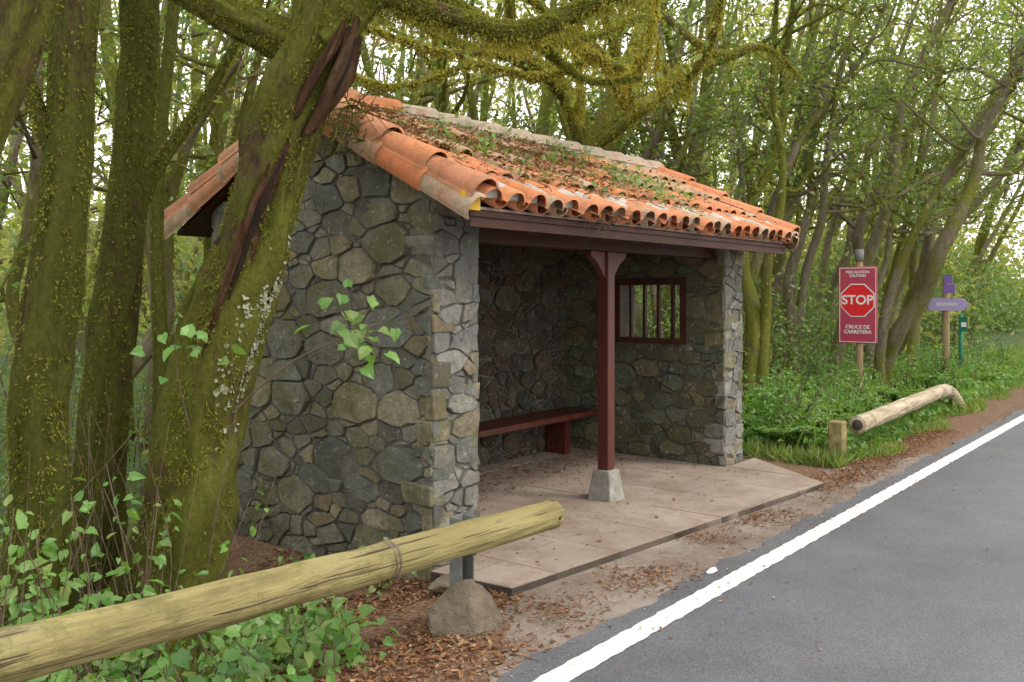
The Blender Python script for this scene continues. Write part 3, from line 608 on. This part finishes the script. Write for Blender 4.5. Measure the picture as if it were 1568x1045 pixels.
# ------------------------------------------------------------------ forest trees
def forest_tree(name,base,H,lean,r,stems,nl,seed,bark_m,ls=(.06,.12),spread=1.5,clear=.3,curve=1.5,moss=600):
    rg=np.random.default_rng(seed); mb=MB(); bx,by=base; bz=float(gh(bx,by)); LP=[]
    for s in range(stems):
        off=rg.normal(0,.18,2) if s else np.zeros(2); ln=np.array(lean)*rg.uniform(.6,1.4)+rg.normal(0,.10,2)
        n=11; P=[]
        wob=np.cumsum(rg.normal(0,.15,(n,2)),0); h=H*rg.uniform(.8,1.05)
        for k in range(n):
            t=k/(n-1); P.append([bx+off[0]+ln[0]*h*t**curve*.9+wob[k,0]*min(1,t*3),by+off[1]+ln[1]*h*t**curve*.9+wob[k,1]*min(1,t*3),bz-.15+h*t])
        rs=r*(1 if s==0 else rg.uniform(.5,.8)); C,rr,T=tube(mb,P,[rs*1.25,rs,rs*.85,rs*.7,rs*.55,rs*.35,rs*.15],10,5,0,.05,rg)
        tufts(mb,C,rr,T,moss,.05,2,rg)
        for b in range(int(11*H/8)):
            t=rg.uniform(clear,1); i=int(t*(len(C)-1)); p=C[i]; az=rg.uniform(0,2*math.pi); L=spread*(1.2-t*.5)*rg.uniform(.5,1.3)
            d=np.array([math.cos(az),math.sin(az)*1.0,rg.uniform(.0,.9)]); d/=np.linalg.norm(d)
            m_=p+d*L*.35+rg.normal(0,.14,3); m3=p+d*L*.7+rg.normal(0,.18,3); e_2=p+d*L+np.array([0,0,rg.uniform(-.2,.5)])+rg.normal(0,.15,3)
            Cb,rb,Tb=tube(mb,[p,m_,m3,e_2],[max(.016,rr[i]*.5),rr[i]*.3+.006,rr[i]*.2+.004,.006],6,4,0)
            tufts(mb,Cb,rb,Tb,90,.05,2,rg)
            for q in range(4):
                j=rg.integers(3,len(Cb)); pp=Cb[j]; d2=nz(rg.normal(size=3)+d*.8+[0,0,.3]); e3=pp+d2*L*.4
                tube(mb,[pp,(pp+e3)/2+rg.normal(0,.05,3),e3],[.011,.007,.003],4,3,0,cap=False); LP+= [e3,(pp+e3)/2]
            LP.append(e_2)
    LP=np.array(LP); k=rg.integers(0,len(LP),nl); g=rg.normal(0,1,(nl,3))*np.array([.22,.22,.13])
    pos=LP[k]+g
    scatter(mb,LEAF,pos,rg.uniform(*ls,nl),1,rg,.8)
    return mb.build(name,[bark_m,M_leaf,M_moss])
FT=[((11.3,4.9),7,(.05,-.12),.11,2,2200,M_barkF),((11.9,6.3),7,(.03,-.02),.12,1,2200,M_barkF),((10.2,6.9),6.5,(-.05,-.08),.13,2,2300,M_barkF),
    ((14.6,4.1),7,(.22,-.36),.13,2,2400,M_barkR),((13.6,5.2),7,(.08,-.25),.10,2,2200,M_barkR),((16.5,4.9),8,(.1,-.32),.12,2,2500,M_barkR),
    ((18.9,4.9),8,(.0,-.35),.13,2,2700,M_barkR),((15.5,6.6),8,(.05,-.2),.12,2,2400,M_barkR),((12.8,8.2),8,(.0,-.1),.13,2,2300,M_barkF),
    ((8.6,7.7),7.5,(-.1,-.05),.14,2,2300,M_barkF),((7.0,8.6),7,(.1,-.05),.12,2,2200,M_barkR),((5.4,8.2),7,(.05,-.1),.11,2,2100,M_barkF),
    ((3.9,8.0),7,(0,-.05),.10,2,2000,M_barkR),((2.6,7.4),7,(-.02,-.02),.09,2,1900,M_barkF),((22,6.2),9,(.0,-.35),.14,2,3400,M_barkR),((26,6.8),9,(.0,-.3),.14,2,3800,M_barkR),((31,7.5),9,(.0,-.3),.15,2,3800,M_barkR),((3.2,10.5),8,(0,0),.12,2,2000,M_barkF),
    ((20.5,7.0),9,(.0,-.3),.12,2,2800,M_barkR),((17.6,4.6),8,(.05,-.38),.10,1,2000,M_barkR),((12.4,5.6),7,(.1,-.2),.09,2,1800,M_barkR),((10.9,5.9),7,(.05,-.15),.09,2,1800,M_barkR)]
for k,(b,H,ln,r,st,nl,bm) in enumerate(FT):
    forest_tree('laurel_tree',b,H,ln,r,st,nl,100+k,bm,clear=.35 if b[0]<11 else .38)
arch=[([(9.3,6.0,-.2),(9.25,6.0,2.0),(9.15,6.0,3.3),(8.7,6.0,4.0),(8.0,6.2,4.3),(7.2,6.3,4.25),(6.4,6.6,4.6)],[.14,.12,.12,.11,.09,.06,.03],1),
  ([(9.15,6.0,3.2),(9.5,5.7,4.2),(9.8,5.3,5.5),(10,4.9,7)],[.1,.09,.07,.04],.6),([(8.0,6.2,4.3),(7.7,6.0,4.8),(7.3,5.8,5.6)],[.06,.05,.03],.3),
  ([(8.7,6.0,4.0),(8.4,5.6,3.7),(8.0,5.3,3.75),(7.3,4.9,4.0)],[.05,.04,.03,.015],.4),
  ([(9.15,6.0,3.3),(9.0,5.0,3.8),(7.8,4.6,3.5),(6.8,4.3,3.75),(5.6,4.2,3.95),(5.0,4.1,4.4)],[.07,.06,.055,.05,.035,.02],.7),
  ([(7.8,4.6,3.5),(7.0,4.0,3.95),(6.47,3.9,3.52),(5.73,4.03,3.6),(4.9,4.29,3.36),(4.15,4.44,3.4)],[.045,.04,.035,.03,.02,.012],.6),
  ([(6.8,4.3,3.75),(6.3,4.6,3.5),(5.8,4.9,3.55),(5.2,5.2,3.3),(4.7,5.4,3.4)],[.035,.03,.025,.02,.01],.4),
  ([(6.47,3.9,3.52),(6.2,3.6,3.35),(5.9,3.3,3.5),(5.5,3.0,3.9)],[.03,.022,.018,.012],.3),
  ([(9.0,5.0,3.8),(8.8,4.3,4.1),(8.2,3.8,4.6),(7.6,3.5,5.2)],[.06,.05,.04,.03],.4),
  ([(9.8,5.3,4.4),(9.4,4.8,3.9),(8.6,4.4,4.0),(7.9,4.3,3.7),(7.3,4.0,3.9)],[.05,.04,.035,.025,.012],.4),
  ([(9.5,5.7,4.2),(8.8,5.5,4.8),(7.8,5.2,4.6),(6.9,5.0,4.9),(6.0,4.9,4.6),(5.2,5.0,4.5)],[.06,.055,.045,.035,.025,.012],.5),
  ([(9.8,5.3,5.0),(10.4,4.9,4.6),(11.2,4.6,4.8),(12.0,4.4,4.5)],[.05,.04,.03,.015],.3)]
mb=ftree(arch,7500,.045)
for a in arch[3:]: beard(mb,a[0],110,.24,.032,1,rng)
rg=np.random.default_rng(77); 
cl=np.array([(6.4,6.6,4.7),(7.3,5.8,5.5),(10,4.9,6.6),(7.3,4.9,4.1),(9.7,5.3,5.4),(6.9,6.4,4.6),(5.0,4.1,4.5),(5.6,3.1,3.9),(4.4,4.5,3.6),(7.6,3.5,5.1),(6.0,4.9,4.7),(5.2,5,4.5),(12,4.4,4.6),(7.3,4,4)]); k=rg.integers(0,len(cl),2400); scatter(mb,LEAF,cl[k]+rg.normal(0,.33,(2400,3)),rg.uniform(.05,.10,2400),2,rg,.8)
mb.build('mossy_arching_tree',[M_barkF,M_moss,M_leaf])

# distant forest mass
rg=np.random.default_rng(55); mb=MB()
def region(n,rmin,rmax,a0=4,a1=72):
    a=np.radians(rg.uniform(a0,a1,n)); d=np.sqrt(rg.uniform(rmin**2,rmax**2,n)); return np.stack([d*np.cos(a),d*np.sin(a)],1)
okf=lambda P:P[(P[:,1]>5.0+.06*np.clip(P[:,0]-15,0,30))]
P=okf(region(210,12,36)); P=P[~((P[:,0]<11)&(P[:,1]<8))]
for x,y in P:
    h=rg.uniform(6,11); z=float(gh(x,y)); l=rg.normal(0,.14,2)+[0,-.18 if x>11 else -.03]; pp=[]
    wb=np.cumsum(rg.normal(0,.16,(7,2)),0)
    for k in range(7):
        t=k/6; pp.append((x+l[0]*h*t+wb[k,0]*min(1,3*t),y+l[1]*h*t**1.4+wb[k,1]*min(1,3*t),z-.1+h*t))
    r_=rg.uniform(.06,.14); mt=0 if rg.random()<.5 else 2; tube(mb,pp,[r_,r_*.8,r_*.5,.02],7,3,mt,.03,rg)
    for b in range(4):
        q=np.array(pp[rg.integers(2,6)]); d=rg.normal(0,.8,3); d[2]=abs(d[2])*.8; tube(mb,[q,q+d*.5+rg.normal(0,.15,3),q+d],[r_*.4,r_*.25,.008],5,3,mt,cap=False)
def clumps(Q,per,zmul=.4,low=.35,sz=1.):
    n=len(Q); dd=np.hypot(Q[:,0],Q[:,1]); zz=rg.uniform(-.3,1,n)*(dd*zmul+1.0)+.2
    zz=np.where(rg.random(n)<low,rg.uniform(0,3,n),zz)+np.clip(gh(Q[:,0],Q[:,1]),0,9)*.8
    c=np.stack([Q[:,0],Q[:,1],zz],1); 
    pos=np.repeat(c,per,0)+rg.normal(0,1,(n*per,3))*np.array([.5,.5,.3])*np.repeat((.8+dd/50),per)[:,None]; sc=sz*np.repeat(.075+.0046*dd,per)*rg.uniform(.7,1.3,n*per)
    scatter(mb,LEAF,pos,sc,1,rg,.7)
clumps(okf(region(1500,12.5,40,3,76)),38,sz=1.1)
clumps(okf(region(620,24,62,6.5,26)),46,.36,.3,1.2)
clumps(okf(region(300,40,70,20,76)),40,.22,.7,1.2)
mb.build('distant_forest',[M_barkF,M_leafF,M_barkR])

def mass(name,cs,per,ls,mat,seed,T=LEAF,bias=.8):
    rg=np.random.default_rng(seed); mb=MB(); cs=np.array(cs,float)
    for c in cs:
        x,y,h,w=c; z=float(gh(x,y)); n=per
        u=rg.normal(size=(n,3)); u=nz(u)*(rg.uniform(0,1,(n,1))**.45); pos=np.array([x,y,z+h*.5])+u*np.array([w,w,h*.55])
        pos[:,2]=np.maximum(pos[:,2],gh(pos[:,0],pos[:,1])+.01)
        scatter(mb,T,pos,rg.uniform(*ls,n),0,rg,bias)
        for _ in range(4):
            d=rg.normal(0,w*.5,2); tube(mb,[(x,y,z-.05),(x+d[0]*.5,y+d[1]*.5,z+h*.5),(x+d[0],y+d[1],z+h*.95)],[.01,.007,.003],4,2,1,cap=False)
    return mb.build(name,[mat,M_twig])
rg=np.random.default_rng(66)
cs=[]
for k in range(56):
    x=rg.uniform(9.4,24); y=rg.uniform(4.8,7.5)+.06*max(0,x-12); cs.append((x,y,rg.uniform(.8,2.2),rg.uniform(.4,.8)))
mass('shrub_thicket',cs,520,(.05,.10),M_shrub,1)
cs=[]
for k in range(44):
    x=rg.uniform(22,50); y=rg.uniform(5.2,8)+.05*(x-20); cs.append((x,y,rg.uniform(1.2,3.4),rg.uniform(.9,1.5)))
mass('shrub_thicket',cs,420,(.12,.2),M_shrub,5)
cs=[]
for k in range(60):
    x=9.3+rg.uniform(0,1)**1.2*13; y=rg.uniform(3.5,4.7); cs.append((x,y,rg.uniform(.3,.85),rg.uniform(.25,.5)))
mass('roadside_shrubs',cs,300,(.04,.085),M_herb,2)
cs=[]
for k in range(40):
    x=rg.uniform(.5,9); y=rg.uniform(6.8,12); cs.append((x,y,rg.uniform(.8,2.4),rg.uniform(.5,.9)))
mass('back_shrubs',cs,320,(.05,.10),M_shrub,3)
cs=[(1.2,5.4,1.2,.5),(1.9,5.6,1.4,.5),(2.9,6.0,1.6,.5),(3.3,5.6,1.3,.35),(.9,4.9,.9,.4),(2.6,5.3,.9,.3),(1.5,6.4,1.6,.6),(.8,6.0,1.5,.5),(2.3,6.6,1.5,.6),(1.4,4.9,.7,.35),(2.1,5.0,.6,.3)]
mass('back_shrubs',cs,300,(.05,.09),M_leaf,4)
rg=np.random.default_rng(71); mb=MB()
def fern(x,y,L,nf):
    z=float(gh(x,y))
    for f in range(nf):
        a=rg.uniform(0,6.28); d=np.array([math.cos(a),math.sin(a),0]); n=22; t=np.linspace(.12,1,n)
        l=L*rg.uniform(.7,1.1); c=np.array([x,y,z])+d*(t*l*.8)[:,None]+np.array([0,0,1])*(l*(t*1.1-t**2*.75))[:,None]
        s=np.cross(d,[0,0,1]); w=l*.26*np.sin(np.pi*np.clip(t,.05,.97))**.7
        for sg_ in(-1,1): scatter(mb,LEAF,c,w,0,rg,0,ydir=np.tile(s*sg_+d*.35,(n,1)),nrm=np.tile([0,0,1.],(n,1))+rg.normal(0,.15,(n,3)),wid=.55)
for k in range(110): 
    x=9.3+rg.uniform(0,1)**1.3*10; fern(x,rg.uniform(3.35,4.6),rg.uniform(.35,.85),9)
for p in((1.6,4.4),(2.2,4.3),(1.3,4.0),(3.2,4.4)): fern(*p,.4,9)
mb.build('ferns',[M_herb])
rg=np.random.default_rng(67); mb=MB()
n=46000; x=8.7+rg.uniform(0,1,n)**1.3*24; y=2.74+rg.uniform(0,1,n)**1.2*1.9+.12*np.sin(x*3)
pt=np.sin(x*2.3)+np.sin(y*4+x*1.1)+.7*np.sin(x*5.3+y*2); k=pt+rg.normal(0,.6,n)>-1.0; x=x[k]; y=y[k]; pt=pt[k]; n=len(x)
pos=np.stack([x,y,gh(x,y)-.01],1)
scatter(mb,BLADE,pos,rg.uniform(.04,.15,n)*(1+.5*np.clip(y-3,0,1))*(1+.22*pt),0,rg,0,ydir=rg.normal(0,.5,(n,3))+[0,0,1],nrm=rg.normal(size=(n,3))*[1,1,.1],wid=np.full(n,1.6))
n=350; x=9+rg.uniform(0,1,n)*10; y=3.1+rg.uniform(0,1,n)*1.2; scatter(mb,BLADE,np.stack([x,y,gh(x,y)],1),rg.uniform(.3,.6,n),0,rg,0,ydir=rg.normal(0,.3,(n,3))+[0,0,1],nrm=rg.normal(size=(n,3))*[1,1,.1],wid=np.full(n,.5))
mb.build('verge_grass',[M_grass])
rg=np.random.default_rng(68); mb=MB(); n=17000; x=8.9+rg.uniform(0,1,n)**1.2*13; y=2.82+rg.uniform(0,1,n)*1.5; pos=np.stack([x,y,gh(x,y)+rg.uniform(.02,.24,n)],1); k=np.sin(x*1.7+1)+np.sin(y*5)+rg.normal(0,.5,n)>-.6
scatter(mb,BROAD,pos[k],rg.uniform(.03,.075,k.sum()),0,rg,1.5); mb.build('verge_weeds',[M_herb])

def vine(mb,base,n,h,lean,ls,rg):
    b=np.array([base[0],base[1],float(gh(*base))]); 
    P=[b,b+np.array([lean[0]*.4,lean[1]*.4,h*.5])+rg.normal(0,.04,3),b+np.array([lean[0],lean[1],h])]
    C,_,_=tube(mb,P,[.005,.0035,.002],5,8,1,cap=False)
    k=rg.integers(3,len(C),n); off=rg.normal(0,.05,(n,3)); yd=nz(off+[0,0,-.03]); 
    scatter(mb,BROAD,C[k]+off,rg.uniform(.45,1.,n)**1.5*ls[1],0,rg,0,ydir=yd+[0,0,-.4],nrm=rg.normal(0,.6,(n,3))+[-.3,-.5,.8],wid=rg.uniform(.6,1,n))
rg=np.random.default_rng(70); mb=MB()
for k in range(42):
    x=rg.uniform(1.3,2.4); y=rg.uniform(3.35,4.1); vine(mb,(x,y),rg.integers(10,26),rg.uniform(.3,1.05),rg.normal(0,.15,2),(.03,.075),rg)
mb.build('climbing_weed',[M_herb,M_twig])
mb=MB()
for k in range(70):
    t=rg.random(); x=1.5+t*1.5+rg.normal(0,.1); y=rg.uniform(3.0,3.6)+.1*t; vine(mb,(x,y),rg.integers(8,16),rg.uniform(.08,.28),rg.normal(0,.08,2),(.03,.09),rg)
mb.build('broadleaf_weeds',[M_herb,M_twig])
mb=MB()
for k in range(40):
    x=rg.uniform(2.7,3.8); y=rg.uniform(3.75,4.7); vine(mb,(x,y),rg.integers(6,14),rg.uniform(.05,.35),rg.normal(0,.08,2),(.03,.06),rg)
mb.build('wall_foot_weeds',[M_herb,M_twig])
mb=MB()
C,_,_=tube(mb,[(2.72,3.95,1.0),(2.95,3.75,1.28),(3.2,3.6,1.42),(3.38,3.5,1.50)],[.006,.005,.004,.002],5,6,1); n=38
scatter(mb,BROAD,np.array([3.22,3.53,1.46])+rg.normal(0,.1,(n,3)),rg.uniform(.04,.085,n),0,rg,0,ydir=rg.normal(size=(n,3))+[0,0,-.5],nrm=rg.normal(0,.5,(n,3))+[-.4,-.6,.8]); 
tube(mb,[(2.6,4.0,.9),(2.45,3.9,1.25),(2.4,3.85,1.5)],[.005,.003,.002],5,6,1)
scatter(mb,BROAD,np.array([2.45,3.78,1.42])+rg.normal(0,.07,(14,3)),rg.uniform(.04,.08,14),0,rg,0,ydir=rg.normal(size=(14,3)),nrm=rg.normal(0,.4,(14,3))+[-.4,-.6,.8]); 
mb.build('ivy_sprig',[M_herb,M_twig])
mb=MB()
for k in range(80):
    x=rg.uniform(1.2,2.6); y=rg.uniform(3.5,4.8); z=float(gh(x,y)); d=rg.normal(0,.25,3); d[2]=rg.uniform(.5,1.5); s=rg.uniform(.3,1)
    tube(mb,[(x,y,z),np.array([x,y,z])+d*.5+rg.normal(0,.1,3),np.array([x,y,z])+d],[.006*s,.004*s,.0015*s],5,5,0)
mb.build('bare_bramble_stems',[M_twig])
n=6000; x=rg.uniform(.8,3.2,n); y=rg.uniform(3.4,5,n); mb=MB(); scatter(mb,BLADE,np.stack([x,y,gh(x,y)],1),rg.uniform(.04,.16,n),0,rg,0,ydir=rg.normal(0,.6,(n,3))+[0,0,1],nrm=rg.normal(size=(n,3))*[1,1,.1],wid=np.full(n,1.3)); mb.build('woodland_grass',[M_grass])

# leaf litter
rg=np.random.default_rng(80); mb=MB()
def lit(n,fx,fy,s0,s1,z=None,keep=None):
    x=fx(n); y=fy(n)
    if keep is not None: k=keep(x,y); x=x[k]; y=y[k]
    m_=len(x); zz=gh(x,y)+rg.uniform(.002,.012,m_) if z is None else np.full(m_,z)
    scatter(mb,LITTER,np.stack([x,y,zz],1),rg.uniform(0,1,m_)**1.8*(s1-s0)+s0,0,rg,4,wid=rg.uniform(.4,1,m_))
clump=lambda x,y: np.sin(x*4+y*3)+np.sin(y*7-x*2)+rg.normal(0,.8,len(x))>-.2
lit(14000,lambda n:rg.uniform(1.2,4.0,n),lambda n:2.44+rg.uniform(0,1,n)**.8*1.3,.012,.05,None,clump)
lit(5000,lambda n:rg.uniform(1.2,3.9,n),lambda n:rg.uniform(3.5,5,n),.02,.06)
edge=lambda x:np.interp(x,[3.9,7.73,9.5],[3.05,2.66,2.75])
lit(9000,lambda n:rg.uniform(3.6,9.2,n),lambda n:rg.normal(2.66,.14,n),.010,.034,.012,lambda x,y:(y<edge(x)-.02)&(y>2.3)&(np.sin(x*3.1+y*5)+np.sin(x*7)+rg.normal(0,.8,len(x))>.6))
lit(4000,lambda n:rg.uniform(7.6,12,n),lambda n:rg.normal(2.68,.12,n),.015,.04,.014,lambda x,y:y>2.4)
lit(260,lambda n:rg.uniform(4.2,8,n),lambda n:rg.uniform(3.1,5.2,n),.015,.04,.055)
lit(1000,lambda n:rg.uniform(4.4,7.8,n),lambda n:rg.normal(4.95,.25,n),.02,.045,.055,lambda x,y:y<5.38)
lit(300,lambda n:rg.uniform(2,14,n),lambda n:2.4-abs(rg.normal(0,.6,n)),.012,.03,.018)
mb.build('leaf_litter',[M_dry])
mb=MB(); n=1400; x=rg.uniform(1.5,12,n); y=rg.normal(2.62,.2,n); 
scatter(mb,CHIP,np.stack([x,y,np.full(n,.014)],1),rg.uniform(.004,.014,n),0,rg,3); mb.build('roadside_grit',[M_ped])
mb=MB()
for k in range(120):
    x=rg.uniform(1.3,4); y=rg.uniform(2.5,3.7); a=rg.uniform(0,6.3); L=rg.uniform(.04,.16); z=float(gh(x,y))+.012
    tube(mb,[(x,y,z),(x+L*.5*math.cos(a)+rg.normal(0,.01),y+L*.5*math.sin(a),z+.006),(x+L*math.cos(a),y+L*math.sin(a),z)],[.002,.003,.001],4,2,0)
mb.build('fallen_twigs',[M_twig])

# ------------------------------------------------------------------ world, sun, camera
w=bpy.data.worlds.new('World'); scene.world=w; w.use_nodes=True; nt=w.node_tree; bg=nt.nodes['Background']
sky=nt.nodes.new('ShaderNodeTexSky'); sky.sky_type='NISHITA'; sky.sun_disc=False; sky.dust_density=4; sky.air_density=1
sdir=np.array([.30,-.70,1.0]); sdir/=np.linalg.norm(sdir)
sky.sun_elevation=math.asin(sdir[2]); sky.sun_rotation=math.atan2(sdir[0],sdir[1])
mx=nt.nodes.new('ShaderNodeMix'); mx.data_type='RGBA'; mx.inputs[0].default_value=.8
nt.links.new(sky.outputs[0],mx.inputs[6]); mx.inputs[7].default_value=(15.0,14.6,14.0,1)
nt.links.new(mx.outputs[2],bg.inputs[0]); bg.inputs[1].default_value=.15
sl=bpy.data.lights.new('sun','SUN'); sl.energy=1.5; sl.angle=math.radians(12); sl.color=(1,.91,.76); so=bpy.data.objects.new('sun',sl); COL.objects.link(so)
so.rotation_euler=Vector(sdir).to_track_quat('Z','Y').to_euler()
cam=bpy.data.cameras.new('camera'); co=bpy.data.objects.new('camera',cam); COL.objects.link(co); scene.camera=co
th=math.radians(37.8); co.location=(0,0,1.65); co.rotation_euler=(math.radians(90),0,th-math.radians(90))
cam.lens=32.14; cam.sensor_width=36; cam.shift_y=-.0462; cam.clip_end=600; cam.clip_start=.05
scene.view_settings.view_transform='Standard'; scene.view_settings.look='None'; scene.view_settings.exposure=0
